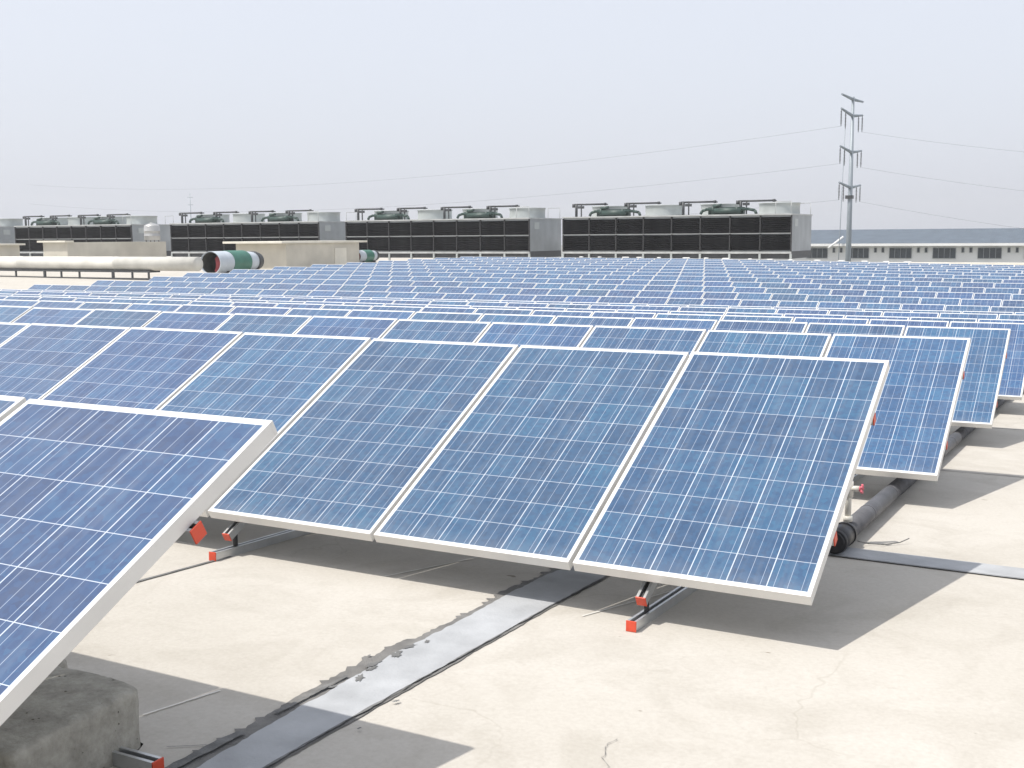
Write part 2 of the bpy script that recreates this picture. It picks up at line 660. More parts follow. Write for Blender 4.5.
def rough_edges(y0, y1, xa, xb, ja, jb, step=0.03, tear=0.0):
    La, Ra = [], []
    y = y0
    wa = wb = 0.0
    while y <= y1:
        wa = wa * 0.75 + rnd.uniform(-ja, ja)
        wb = wb * 0.75 + rnd.uniform(-jb, jb)
        t = (y - y0) / (y1 - y0)
        xl = xa(y) if callable(xa) else xa
        xr = xb(y) if callable(xb) else xb
        tr = rnd.uniform(0, tear) if (tear and rnd.random() < 0.3) else 0
        La.append((xl + wa - tr, y))
        Ra.append((xr + wb, y))
        y += step
    return La, Ra


def lerp(a, b, t):
    return a + (b - a) * t


def xl_strip(y):     # left edge of the pale band
    return -1.315 + 0.025 * math.sin(y * 2.1) - (0.05 if y > -0.3 else 0) * min(1, (y + 0.3) * 2)


def xr_strip(y):
    return -1.115 + 0.012 * math.sin(y * 1.3 + 1)


a, b_ = rough_edges(-3.6, 1.60, lambda y: xl_strip(y) - 0.035 - (0.03 if -1.9 < y < -0.6 else 0), lambda y: xr_strip(y) + 0.012, 0.006, 0.003, 0.02, 0.035)
ribbon("seam_mastic", a, b_, M['bitumen2'], 0.004)
a, b_ = rough_edges(-3.6, 1.60, xl_strip, xr_strip, 0.005, 0.002, 0.02)
ribbon("seam_strip", a, b_, M['strip'], 0.008)
for (y0, y1, x0, w0) in ((-2.9, -1.6, -1.345, 0.022), (-1.45, -1.05, -1.352, 0.010)):
    a, b_ = rough_edges(y0, y1, x0 - w0, x0 + w0 * 0.6, 0.004, 0.004, 0.02)
    ribbon("seam_mastic", a, b_, M['bitumen'], 0.012)
a, b_ = rough_edges(-1.95, 0.9, lambda y: xr_strip(y) - 0.001, lambda y: xr_strip(y) + 0.005, 0.002, 0.003, 0.02)
ribbon("seam_mastic", a, b_, M['bitumen'], 0.0095)
# curled mastic flakes by the strip's left edge
for (x, y, s, el) in ((-1.345, -0.93, .016, 2.6), (-1.33, -0.80, .018, 2.2), (-1.41, -0.86, .007, 1.3), (-1.335, -0.70, .014, 2.5), (-1.305, -1.06, .016, 2.4),
                  (-1.31, -0.62, .010, 2.0), (-1.32, -0.97, .012, 2.8), (-1.34, -1.18, .009, 2.4), (-1.075, -1.18, .008, 1.8), (-1.05, -1.42, .006, 1.5)):
    th = rnd.uniform(-.5, .5)
    P = []
    for i in range(18):
        t = i * math.pi / 9
        k = rnd.uniform(.45, 1.25)
        ax, ay = s * k * math.cos(t), s * el * k * math.sin(t)
        P.append((x + ax * math.cos(th) - ay * math.sin(th), y + ax * math.sin(th) + ay * math.cos(th)))
    bm = bmesh.new()
    bm.faces.new([bm.verts.new((px, py, gz(px, py) + 0.0105)) for px, py in P])
    me = bpy.data.meshes.new("mastic_flake")
    bm.to_mesh(me)
    bm.free()
    me.materials.append(M['bitumen'])
    o = bpy.data.objects.new("mastic_flake", me)
    COL.objects.link(o)
    tag(o, kind='structure')

# cross seam to the right of the pipe end
X = [-6.0 + 0.1 * i for i in range(150)]
ribbon("seam_strip", [(x, 1.625 + rnd.uniform(-.004, .004)) for x in X], [(x, 1.865 + rnd.uniform(-.004, .004)) for x in X], M['strip'], 0.005)
ribbon("seam_mastic", [(x, 1.617) for x in X], [(x, 1.627 + rnd.uniform(-.003, .003)) for x in X], M['bitumen2'], 0.009)
for yy in (5.0, 8.4, 11.8):
    ribbon("seam_mastic", [(x, yy) for x in X], [(x, yy + 0.018 + rnd.uniform(-.006, .006)) for x in X], M['bitumen2'], 0.005)
# thin pale sealant lines, plus narrow dark strips laid on the roof
for (p, q, wd, mm) in (((-1.727, -1.656), (-1.658, -1.377), 0.004, 'chalk'), ((-1.99, 0.08), (-1.78, 0.72), 0.005, 'chalk'),
                       ((-0.93, -0.02), (-0.62, 0.95), 0.004, 'chalk'), ((-2.935, -0.78), (-2.86, 0.0), 0.010, 'bitumen'),
                       ((-1.48, -1.80), (-1.28, -1.66), 0.003, 'bitumen')):
    n_ = 20
    c = [(lerp(p[0], q[0], i / n_) + rnd.uniform(-.001, .001), lerp(p[1], q[1], i / n_)) for i in range(n_ + 1)]
    ribbon("thin_line", [(x - wd, y) for x, y in c], [(x + wd, y) for x, y in c], M[mm], 0.004 if mm == 'chalk' else 0.005)
# meandering crack near the bottom of the picture
c = [(-0.262, -1.40)]
for i in range(26):
    c.append((c[-1][0] - .004 + rnd.uniform(-.011, .011), c[-1][1] + 0.012))
ribbon("roof_crack", [(x - .0006 - .0008 * (i % 3), y) for i, (x, y) in enumerate(c)], [(x + .0006, y) for x, y in c], M['bitumen2'], 0.004)

# ------------------------------------------------------------------ solar panel
T = 0.046
LIP = 0.011
MX, MY = 0.016, 0.023        # edge of the cell field


def frame_shape(mb, M4=None, mat=None):
    def bx(x0, y0, x1, y1):
        mb.box((x0, y0, -T), (x1, y1, 0), M4, mat)
    bx(-PW, 0, 0, LIP)
    bx(-PW, L - LIP, 0, L)
    bx(-PW, LIP, -PW + LIP, L - LIP)
    bx(-LIP, LIP, 0, L - LIP)
    # inner flange the rail clamps hold
    for (x0, y0, x1, y1) in ((-PW + LIP, LIP, -LIP, 0.03), (-PW + LIP, L - 0.03, -LIP, L - LIP)):
        mb.box((x0, y0, -T), (x1, y1, -T + 0.003), M4, mat)


def glass_shape(bm, uvl, M4, offset=(0, 0), mats=(0, 1)):
    z = -0.0015
    xs_ = [-PW + LIP, -PW + MX, -MX, -LIP]
    ys_ = [LIP, MY, L - MY, L - LIP]
    vv = [[bm.verts.new(M4 @ Vector((x, y, z))) for x in xs_] for y in ys_]
    for j in range(3):
        for i in range(3):
            f = bm.faces.new((vv[j][i], vv[j][i + 1], vv[j + 1][i + 1], vv[j + 1][i]))
            centre = (i == 1 and j == 1)
            f.material_index = mats[0] if centre else mats[1]
            if centre:
                for lp, u in zip(f.loops, ((0, 0), (6, 0), (6, 10), (0, 10))):
                    lp[uvl].uv = (u[0] + offset[0], u[1] + offset[1])
            else:
                for lp in f.loops:
                    lp[uvl].uv = (0.5, 0.5)
    # back of the laminate
    zb = -0.010
    f = bm.faces.new([bm.verts.new(M4 @ Vector(p)) for p in ((-PW + LIP, LIP, zb), (-PW + LIP, L - LIP, zb), (-LIP, L - LIP, zb), (-LIP, LIP, zb))])
    f.material_index = mats[1]
    for lp in f.loops:
        lp[uvl].uv = (0.5, 0.5)


def panel_proto():
    root = thing("solar_panel", "", "solar panel", group="solar panels mounted in rows on the roof")
    mb = MB()
    frame_shape(mb)
    mb.build("frame", M['frame'], root, bevel=0.0012)
    bm = bmesh.new()
    uvl = bm.loops.layers.uv.new("UVMap")
    glass_shape(bm, uvl, Matrix.Identity(4))
    me = bpy.data.meshes.new("cell_sheet")
    bm.to_mesh(me)
    bm.free()
    me.materials.append(M['cells'])
    me.materials.append(M['backsheet'])
    o = bpy.data.objects.new("cell_sheet", me)
    COL.objects.link(o)
    o.parent = root
    jb = MB()
    jb.box((-PW / 2 - .06, L - .26, -.032), (-PW / 2 + .06, L - .14, -.0105))
    jb.build("junction_box", M['black'], root, bevel=0.003)
    return root


def to_px(p):
    d = Vector(p) - CAM
    z = d.dot(fwd)
    if z < 0.1:
        return None
    return 512 + F_PX * d.dot(rt) / z, 384 - F_PX * d.dot(up) / z, z


slots = []
prow = random.Random(11)
for r, (y0, z0, x0) in enumerate(ROWS):
    beta = 0.482 if r == 0 else BETA
    nmax = 4 if r == 0 else (35 if 8 <= r <= 10 else 36)
    for k in range(nmax):
        x = x0 - k * W
        zz = z0 + (warp(x, y0) if r > 6 else 0)
        cpt = Vector((x - 0.5, y0 + 0.73, zz + 0.37))
        pp = to_px(cpt)
        if r > 0 and (pp is None or pp[0] < -110):
            if not (r < 5 and pp and pp[0] > -330):
                continue
        slots.append((pp[2] if pp else 0.1, r, k, x, y0, zz, beta))
slots.sort(key=lambda s: s[0])
near, rest = slots[:300], slots[300:]

proto = panel_proto()
first = True
for (_, r, k, x, y, z, beta) in near:
    o = proto if first else copy_tree(proto)
    first = False
    o.location = (x, y, z)
    o.rotation_euler = (beta + prow.uniform(-.0025, .0025), prow.uniform(-.0012, .0012), 0)
    if r == 0:
        o['label'] = "blue solar panel, %s from the right end of the foreground row" % ordinal(k + 1) if k else \
            "largest blue solar panel, with pale side edge in view, ending the foreground row"
    elif k == 0:
        o['label'] = "blue solar panel at the right end of the %s row from the front" % ordinal(r + 1)
    else:
        o['label'] = "blue solar panel, %s from the right end in the %s row" % (ordinal(k + 1), ordinal(r + 1))

bm = bmesh.new()
uvl = bm.loops.layers.uv.new("UVMap")
mbf = MB()
for i, (_, r, k, x, y, z, beta) in enumerate(rest):
    M4 = Matrix.Translation((x, y, z)) @ Matrix.Rotation(beta + prow.uniform(-.0025, .0025), 4, 'X')
    glass_shape(bm, uvl, M4, offset=(8 * i, 12 * (i % 37)), mats=(0, 1))
    frame_shape(mbf, M4)
me = bpy.data.meshes.new("far_frames_tmp")
mbf.bm.to_mesh(me)
mbf.bm.free()
nf = len(bm.faces)
bm.from_mesh(me)
bm.faces.ensure_lookup_table()
for f in bm.faces[nf:]:
    f.material_index = 2
bmesh.ops.recalc_face_normals(bm, faces=bm.faces[nf:])
me2 = bpy.data.meshes.new("far_solar_panels")
bm.to_mesh(me2)
bm.free()
bpy.data.meshes.remove(me)
for mm in ('cells', 'backsheet', 'frame'):
    me2.materials.append(M[mm])
o = bpy.data.objects.new("far_solar_panels", me2)
COL.objects.link(o)
tag(o, "dense field of small blue solar panels in the farthest rows before the cooling towers", "solar panels", kind='stuff')


# ------------------------------------------------------------------ racks
S = 0.041


def strut(mb, p0, p1, upv=(0, 0, 1), s=S):
    """slotted square rail between two points; slot on its top side"""
    p0, p1 = Vector(p0), Vector(p1)
    d = p1 - p0
    ln = d.length
    y = d.normalized()
    u = Vector(upv)
    x = y.cross(u).normalized()
    z = x.cross(y)
    Mx = Matrix((x.to_4d() * 0 + Vector((*x, 0)), Vector((*y, 0)), Vector((*z, 0)), (0, 0, 0, 1))).transposed()
    Mx[0][3], Mx[1][3], Mx[2][3], Mx[3][3] = p0.x, p0.y, p0.z, 1
    Mx[3][0] = Mx[3][1] = Mx[3][2] = 0
    h = s / 2
    w = 0.011
    a = MB_ADD = mb
    a.box((-h, 0, -h), (-h + w, ln, h), Mx, M['alu'])
    a.box((h - w, 0, -h), (h, ln, h), Mx, M['alu'])
    a.box((-h + w, 0, -h), (h - w, ln, h - 0.012), Mx, M['slot'])
    return Mx, ln


def cap(root, Mx, y0, y1, s=S):
    mb = MB()
    h = s / 2 + 0.0015
    mb.box((-h, y0, -h), (h, y1, h), Mx)
    return mb.build("end_cap", M['redcap'], root, bevel=0.002)


SUP = 2.20


def rack(r, detail):
    y0, z0, x0 = ROWS[r]
    beta = 0.482 if r == 0 else BETA
    nm = 4 if r == 0 else 35
    if r in (1, 2, 3, 4):
        nm = {1: 10, 2: 15, 3: 19, 4: 23}[r]
    root = thing("mounting_rack",
                 ("slotted aluminium rack with red end caps under the %s row of solar panels" % ordinal(r + 1)) if r else
                 "slotted aluminium rack with red end caps under the foreground row at the left edge",
                 "mounting rack", (x0, y0, z0 - CLR), group="aluminium racks carrying the rows of panels")
    base = Vector((x0, y0, z0))
    o = Vector((0, 0, CLR))      # panel bottom edge in rack space
    s = Vector((0, math.cos(beta), math.sin(beta)))
    n = Vector((0, -math.sin(beta), math.cos(beta)))

    def loc(t, off, x):
        return o + s * t + n * off + Vector((x, 0, 0))

    def g(x, y):
        return gz(x0 + x, y0 + y) - (z0 - CLR)
    one = None if detail else MB()
    # purlins
    for t in (0.25 * L, 0.76 * L):
        mb = MB() if detail else one
        off = -T - S / 2 - 0.0005
        xe = -nm * W
        wz = warp(x0 + xe, y0) if r > 6 else 0
        wz0 = warp(x0, y0) if r > 6 else 0
        Mx, ln = strut(mb, loc(t, off, xe) + Vector((0, 0, wz)), loc(t, off, -0.003 if r else 0.012) + Vector((0, 0, wz0)), n)
        if detail:
            mb.build("purlin", None, root)
            cap(root, Mx, ln, ln + 0.006)
    x = -0.68 if r else -1.75
    while x > -nm * W:
        wz = warp(x0 + x, y0) if r > 6 else 0
        up_ = Vector((0, 0, wz))
        mb = MB() if detail else one
        off = -T - S - S / 2 - 0.001
        p0 = loc(-0.05, off, x) + up_
        p1 = loc(1.5, off, x) + up_
        Mx, ln = strut(mb, p0, p1, n)
        if detail:
            mb.build("sloping_rail", None, root)
            cap(root, Mx, -0.006, 0)
        yb = 1.62
        mb = MB() if detail else one
        ya = -0.10
        q0 = Vector((x, ya, g(x, ya) + S / 2 + 0.002))
        q1 = Vector((x, yb, g(x, yb) + S / 2 + 0.002))
        Mx2, ln2 = strut(mb, q0, q1)
        if detail:
            mb.build("base_rail", None, root)
            cap(root, Mx2, -0.006, 0)
        mb = MB() if detail else one
        pt = loc(1.40, off - S / 2, x) + up_
        q = Vector((x, pt.y, g(x, pt.y) + S + 0.002))
        strut(mb, q, pt + Vector((0, 0, 0.004)), Vector((0, -1, 0)))
        if detail:
            mb.build("rear_leg", None, root)
        mb = MB() if detail else one
        a_ = p0 + (p1 - p0) * 0.035 - n * 0.02
        mb.box((x - 0.008, a_.y - 0.010, g(x, a_.y) + S), (x + 0.008, a_.y + 0.010, a_.z + 0.012), None, M['slot'])
        if detail:
            mb.build("hinge_bracket", None, root, bevel=0.002)
        x -= SUP
    if not detail:
        one.build("rail_frame", None, root)
    return root


for r in range(len(ROWS)):
    rack(r, r <= 5)

# ------------------------------------------------------------------ foreground ballast blocks and cross rail


def block(name, label, x0, x1, y0, y1, h, seed, tilt=0.0):
    R_ = random.Random(seed)
    bm = bmesh.new()
    bmesh.ops.create_cube(bm, size=1.0)
    bmesh.ops.subdivide_edges(bm, edges=bm.edges[:], cuts=34, use_grid_fill=True)
    sx, sy = x1 - x0, y1 - y0
    from mathutils import noise
    for v in bm.verts:
        p = v.co.copy()
        # rounded top and far corners
        q = Vector((p.x * sx, p.y * sy, (p.z + 0.5) * h))
        rr = 0.020
        hx, hy = sx / 2 - rr, sy / 2 - rr
        cx = max(-hx, min(hx, q.x))
        cy = max(-hy, min(hy, q.y))
        cz = min(q.z, h - rr)
        dv = Vector((q.x - cx, q.y - cy, max(0, q.z - cz)))
        if dv.length > 1e-6:
            dv = dv.normalized() * rr
        q = Vector((cx, cy, cz)) + dv
        # crown on top, rounded far-right corner
        if p.z > 0.45:
            q.z += 0.008 * (1 - (2 * p.y) ** 2)
        if p.y > 0 and p.x > 0:
            k = (p.x * p.y * 4) ** 2.2
            q.x -= k * 0.030
            q.y -= k * 0.035
        nz = noise.noise_vector(q * 9 + Vector((seed, 0, 0))) * 0.0028 + noise.noise_vector(q * 45) * 0.0022
        if p.z < -0.45:
            nz.z = 0
        q += nz
        # chips along the top edge
        if p.z > 0.4 and (abs(p.x) > 0.42 or abs(p.y) > 0.42):
            q.z -= max(0, noise.noise(q * 30)) * 0.012
        v.co = q
    for f in bm.faces:
        f.smooth = True
    me = bpy.data.meshes.new(name)
    bm.to_mesh(me)
    bm.free()
    me.materials.append(mat_block)
    o = bpy.data.objects.new(name, me)
    COL.objects.link(o)
    xc, yc = (x0 + x1) / 2, (y0 + y1) / 2
    o.location = (xc, yc, gz(xc, yc) - 0.006)
    o.rotation_euler = (0, 0, tilt)
    return tag(o, label, "concrete block", "concrete ballast blocks under the foreground row")


def make_block_mat():
    mt, n, l, b = nodes_of("pitted_concrete")
    tc = n.new("ShaderNodeTexCoord")
    n1 = n.new("ShaderNodeTexNoise")
    n1.inputs["Scale"].default_value = 13
    n1.inputs["Detail"].default_value = 9
    n1.inputs["Roughness"].default_value = 0.7
    l.new(tc.outputs["Object"], n1.inputs["Vector"])
    r1 = n.new("ShaderNodeValToRGB")
    r1.color_ramp.elements[0].position = 0.3
    r1.color_ramp.elements[1].position = 0.7
    r1.color_ramp.elements[0].color = (0.24, 0.228, 0.195, 1)
    r1.color_ramp.elements[1].color = (0.45, 0.43, 0.375, 1)
    l.new(n1.outputs["Fac"], r1.inputs["Fac"])
    vo = n.new("ShaderNodeTexVoronoi")
    vo.inputs["Scale"].default_value = 46
    vo.inputs["Randomness"].default_value = 1
    l.new(tc.outputs["Object"], vo.inputs["Vector"])
    n3 = n.new("ShaderNodeTexNoise")
    n3.inputs["Scale"].default_value = 14
    l.new(tc.outputs["Object"], n3.inputs["Vector"])
    mm = n.new("ShaderNodeMath")
    mm.operation = 'ADD'
    l.new(vo.outputs["Distance"], mm.inputs[0])
    l.new(n3.outputs["Fac"], mm.inputs[1])
    r2 = n.new("ShaderNodeValToRGB")
    r2.color_ramp.elements[0].position = 0.47
    r2.color_ramp.elements[1].position = 0.53
    r2.color_ramp.elements[0].color = (0.4, 0.38, 0.34, 1)
    r2.color_ramp.elements[1].color = (1, 1, 1, 1)
    l.new(mm.outputs[0], r2.inputs["Fac"])
    mx = n.new("ShaderNodeMixRGB")
    mx.blend_type = 'MULTIPLY'
    mx.inputs["Fac"].default_value = 1
    l.new(r1.outputs[0], mx.inputs["Color1"])
    l.new(r2.outputs[0], mx.inputs["Color2"])
    l.new(mx.outputs[0], b.inputs["Base Color"])
    b.inputs["Roughness"].default_value = 0.95
    b.inputs["Specular IOR Level"].default_value = 0.15
    n2 = n.new("ShaderNodeTexNoise")
    n2.inputs["Scale"].default_value = 60
    n2.inputs["Detail"].default_value = 8
    l.new(tc.outputs["Object"], n2.inputs["Vector"])
    ad = n.new("ShaderNodeMath")
    ad.operation = 'MULTIPLY_ADD'
    ad.inputs[1].default_value = 0.5
    l.new(n2.outputs["Fac"], ad.inputs[0])
    l.new(r2.outputs[0], ad.inputs[2])
    bp = n.new("ShaderNodeBump")
    bp.inputs["Strength"].default_value = 0.9
    bp.inputs["Distance"].default_value = 0.008
    l.new(ad.outputs[0], bp.inputs["Height"])
    l.new(bp.outputs[0], b.inputs["Normal"])
    return mt


mat_block = make_block_mat()
block("concrete_block", "weathered grey concrete block with rounded corner under the foreground panel", -2.10, -1.515, -2.33, -1.80, 0.185, 1, 0.06)
block("concrete_block", "small dark concrete block half hidden behind the larger block", -2.36, -2.08, -1.76, -1.60, 0.11, 5, 0.1)

cr_ = thing("cross_rail", "slotted rail with red end cap lying on the roof under the concrete block", "rail", (-1.37, -1.944, gz(-1.37, -1.944)))
mb = MB()
Mx, ln = strut(mb, (-1.6, -0.02, S / 2 + .003), (0, 0, S / 2 + .003))
mb.build("rail", None, cr_)
cap(cr_, Mx, ln, ln + 0.006)

# ------------------------------------------------------------------ lagged pipe with riser valve
pr = thing("lagged_pipe", "dark grey lagged pipe with black end cap running behind the rows' right ends", "pipe", (0, 0, 0))
PX = -0.272


def pz(y):
    return gz(PX, y) + 0.072


mb = MB()
ysp = [1.86, 3.26, 6.65, 9.97, 13.25, 16.5, 19.8]
for a, c in zip(ysp[:-1], ysp[1:]):
    mb.tube((PX - 0.012 * (a - 1.9) * 0.4, a, pz(a)), (PX - 0.012 * (c - 1.9) * 0.4, c, pz(c)), 0.051, n=24)
pbody = mb.build("pipe_body", M['pvc'], pr)
mb = MB()
y = 2.5
while y < 12:
    xx = PX - 0.012 * (y - 1.9) * 0.4
    mb = MB()
    mb.tube((xx, y, pz(y)), (xx, y + 0.02, pz(y + .02)), 0.0525, n=24)
    mb.build("lagging_band", M['pvc'], pr)
    y += 0.75
mb = MB()
d = Vector((0, 1, -0.05)).normalized()
p = Vector((PX + 0.001, 1.64, pz(1.64)))
mb.tube(p, p + d * 0.26, 0.060, n=24)
mb.tube(p - d * 0.012, p + d * 0.03, 0.050, 0.065, n=24)
mb.tube(p + d * 0.22, p + d * 0.25, 0.065, n=24)
mb.build("end_cap", M['black'], pr)
rv = thing("riser_pipe", "thin cream plastic riser standing on the black-capped pipe, with pink-handled valve", "valve pipe", (PX, 1.96, pz(1.96)))
mb = MB()
mb.tube((0, 0, 0.055), (0, 0, 0.30), 0.017, n=16)
mb.tube((0, 0, 0.055), (0, 0, 0.085), 0.024, n=16)
mb.tube((0, 0, 0.30), (0.0, 0, 0.46), 0.017, n=16)
mb.build("riser", M['cream'], rv)
mb = MB()
mb.tube((0, 0, 0.19), (0, 0, 0.275), 0.025, n=16)
mb.tube((0.0, 0, 0.235), (0.060, -0.01, 0.24), 0.016, n=14)
vb = mb.build("valve_body", M['cream'], rv)
mb = MB()
mb.tube((0.058, -0.01, 0.24), (0.070, -0.012, 0.241), 0.014, n=14)
for q in range(5):
    a_ = q * 2 * math.pi / 5
    mb.tube((0.066, -0.01 + .018 * math.cos(a_), 0.24 + .018 * math.sin(a_)), (0.078, -0.01 + .020 * math.cos(a_), 0.24 + .020 * math.sin(a_)), 0.009, n=8)
mb.build("handle", M['pink'], vb, bevel=0.003)

cl = thing("pipe_clamp", "small faded red clamp lying beside the pipe's black end", "clamp", (PX - 0.075, 1.75, gz(PX, 1.75)))
mb = MB()
mb.box((-0.018, -0.02, 0.03), (0.016, 0.03, 0.125))
mb.tube((-0.02, 0.0, 0.115), (0.018, 0.0, 0.115), 0.022, n=12)
mb.build("jaw", M['redcap'], cl, bevel=0.004)
mb = MB()
mb.box((-0.012, -0.012, 0.0), (0.012, 0.018, 0.031))
mb.build("foot", M['black'], cl)

# wire end poking from the pipe cap
wp = [(PX + .06, 1.93, .03), (PX + .11, 1.98, .012), (PX + .18, 2.02, .008), (PX + .25, 2.10, .012), (PX + .29, 2.15, .03)]
mb = MB()
mb.path([(x, y, gz(x, y) + z) for x, y, z in wp], 0.003, 6)
wo = mb.build("loose_wire", M['bitumen'])
tag(wo, "thin loose grey wire lying on the roof beside the pipe's black end", "wire")

# ------------------------------------------------------------------ cooling towers
YT = 71.85
DEP = 0.0725 * 76
CW = 0.222 * 76


def cooling_tower(xr, label, seed, width=None):
    """four-cell tower bank, right front corner at xr"""
    R_ = random.Random(seed)
    zt = 2.66
    zb = 0.24
    zg = gz(xr, YT)
    t = thing("cooling_tower", label, "cooling tower", (xr, YT, zg), group="banks of cooling towers along the far roof edge")
    H0, H1 = zb - zg, zt - zg
    w = width or CW
    mb = MB()
    mb.box((-w, 0.12, H0), (0, DEP, H1))
    mb.build("casing", M['tower'], t)
    nb = 8
    for i in range(nb):
        for j in range(2):
            mb = MB()
            xa = -w + w * i / nb + 0.05
            xb = -w + w * (i + 1) / nb - 0.05
            za = H0 + 0.06 + (H1 - H0 - 0.1) * j / 2
            zc = H0 + (H1 - H0 - 0.1) * (j + 1) / 2 - 0.02
            k = za
            dy = R_.uniform(0, .03)
            while k < zc - 0.05:      # steep overlapping blades
                mb.quad([(xa, 0.02 + dy, k), (xb, 0.02 + dy, k), (xb, 0.085, k + 0.16), (xa, 0.085, k + 0.16)])
                k += 0.13
            mb.build("louvre_panel", M['louvre'], t)
    for i in range(nb + 1):
        x = -w + w * i / nb
        ww = 0.04
        mb = MB()
        mb.box((x - ww, -0.01, H0 - .02), (x + ww, 0.11, H1 - .03))
        mb.build("louvre_post", M['slot'], t)
    mb = MB()
    mb.box((-w, -0.035, (H0 + H1) / 2 - 0.014), (0, -0.012, (H0 + H1) / 2 + 0.014))
    mb.box((-w - .05, -0.05, H1), (0.05, DEP + 0.05, H1 + 0.09))
    mb.box((-w - .03, -0.03, H0 - 0.16), (0.03, 0.119, H0 - 0.02))
    mb.build("edge_trim", M['towertrim'], t)
    mb = MB()
    mb.box((-w, 0.12, H0 - 0.5), (0, DEP, H0 - 0.003))
    mb.build("basin", M['darksteel'], t)
    for i in range(nb + 1):
        if True:
            x = -w + w * i / nb
            mb = MB()
            mb.box((x - 0.07, -0.02, 0), (x + 0.07, 0.10, H0 - 0.162))
            mb.build("leg", M['stack'], t)
    mb = MB()
    mb.box((0.003, 0.9, H1 - 0.75), (0.02, 1.7, H1 - 0.25))
    mb.build("plate", M['stack'], t)
    HT = H1 + 0.092
    for c in range(4):
        xc = -w + w * (c + 0.5) / 4 + 0.55
        yc = DEP * 0.5
        st = MB()
        Mc = Matrix.Translation((xc, yc, HT))
        st.lathe([(1.40, 0), (1.38, 0.2), (1.38, 0.45), (1.39, 0.70), (1.44, 0.72), (1.44, 0.78), (1.30, 0.78), (1.27, 0.45), (1.3, 0.02)], Mc, 40)
        so = st.build("fan_stack", M['stack'], t)
        fb = MB()
        for q in range(6):
            Mr = Matrix.Translation((xc, yc, HT + 0.5)) @ Matrix.Rotation(q * math.pi / 3 + c, 4, 'Z') @ Matrix.Rotation(0.3, 4, 'X')
            fb.box((0.1, -0.12, -0.01), (1.18, 0.12, 0.01), Mr)
        fb.tube((xc, yc, HT + 0.02), (xc, yc, HT + 0.6), 0.16)
        fb.build("fan", M['darksteel'], so)
        # overhead valve pipe with drop at its left end
        dv = MB()
        x0_ = -w + w * c / 4 + 0.62 - 0.08 * c
        zz = HT + 0.90
        dv.tube((x0_, 0.7, zz), (x0_ + 2.55, 0.7, zz), 0.06, n=10)
        dv.tube((x0_, 0.95, zz - .02), (x0_ + 2.55, 0.95, zz - .02), 0.045, n=8)
        dv.tube((x0_ + .85, 0.7, zz), (x0_ + .85, 0.95, zz), 0.05, n=8)
        dv.tube((x0_ + .15, 0.7, HT), (x0_ + .15, 0.7, zz), 0.10, n=10)
        dv.tube((x0_ - .05, 0.7, zz - .22), (x0_ - .05, 0.7, zz + .04), 0.13, n=10)
        dv.tube((x0_ + .55, 0.7, HT), (x0_ + .55, 0.7, zz), 0.05, n=8)
        dv.tube((x0_ + 2.45, 0.7, zz - .10), (x0_ + 2.45, 0.7, zz + .09), 0.10, n=8)
        dv.box((x0_ + .3, 0.62, zz - .30), (x0_ + .75, 0.78, zz - .12))
        dv.build("overhead_pipe", M['darksteel'], t)
    for c in (0, 2):
        gp = MB()
        x0_ = -w + w * c / 4 + 2.0
        z1 = HT + 0.36
        pts = [(x0_, 0.35, HT + 0.05), (x0_ + 0.12, 0.35, z1 - .1), (x0_ + 0.45, 0.35, z1), (x0_ + 3.4, 0.35, z1 - 0.02),
               (x0_ + 3.85, 0.35, z1 - .12), (x0_ + 3.95, 0.35, HT)]
        gp.path(pts, 0.10, 10)
        gp.path([(x0_ + .9, 0.35, HT), (x0_ + .9, 0.35, z1 + .2), (x0_ + 1.5, .35, z1 + .28)], 0.11, 10)
        gp.path([(x0_ + 2.6, 0.35, HT), (x0_ + 2.6, 0.35, z1 + .12)], 0.13, 10)
        gp.tube((x0_ + 1.0, 0.30, HT + .22), (x0_ + 2.9, 0.30, HT + .22), 0.17, n=12)
        gp.box((x0_ + .5, 0.5, HT), (x0_ + 3.0, 0.9, HT + .5))
        gp.build("green_manifold", M['green'], t)
    for yy in (0.12, DEP - 0.1):
        hr = MB()
        for xx in (-1.1, -0.06):
            hr.tube((xx, yy, HT), (xx, yy, HT + .8), 0.022, n=6)
        hr.tube((-1.1, yy, HT + .8), (-0.06, yy, HT + .8), 0.022, n=6)
        hr.build("handrail", M['towertrim'], t)
    return t


cooling_tower(0.972 - 0.260 * 76, "bank of dark louvred cooling towers at the right, nearest the pylon", 1)
cooling_tower(0.972 - 0.519 * 76, "bank of dark louvred cooling towers in the middle, behind the green duct end", 2)
cooling_tower(0.972 - 0.778 * 76, "bank of dark louvred cooling towers behind the flat-roofed beige room", 3, 16.57)
cooling_tower(0.972 - 1.0608 * 76, "bank of dark louvred cooling towers behind the small steel tank", 4, 15.8)
cooling_tower(0.972 - 1.2985 * 76 - 0.6, "bank of dark louvred cooling towers cut off by the left edge", 5)


# ------------------------------------------------------------------ rooftop rooms
def room(label, x0, x1, y0, y1, ztop, slab_rect, over=0.0, panel=None):
    zg = gz((x0 + x1) / 2, (y0 + y1) / 2) - 0.02
    t = thing("roof_room", label, "rooftop room", (x1, y0, zg))
    mb = MB()
    mb.box((x0 - x1, 0, 0), (0, y1 - y0, ztop - zg))
    mb.build("walls", M['beige'], t)
    sx0, sx1, sy0, sy1 = slab_rect
    mb = MB()
    mb.box((sx0 - x1, sy0 - y0, ztop - zg + .003), (sx1 - x1, sy1 - y0, ztop - zg + 0.14))
    mb.build("roof_slab", M['slab'], t, bevel=0.01)
    if panel:
        mb = MB()
        mb.box((0.003, panel[0], 0.1), (0.04, panel[1], panel[2]))
        mb.build("door", M['slab'], t)
    # drip stains edge: parapet coping behind
    return t


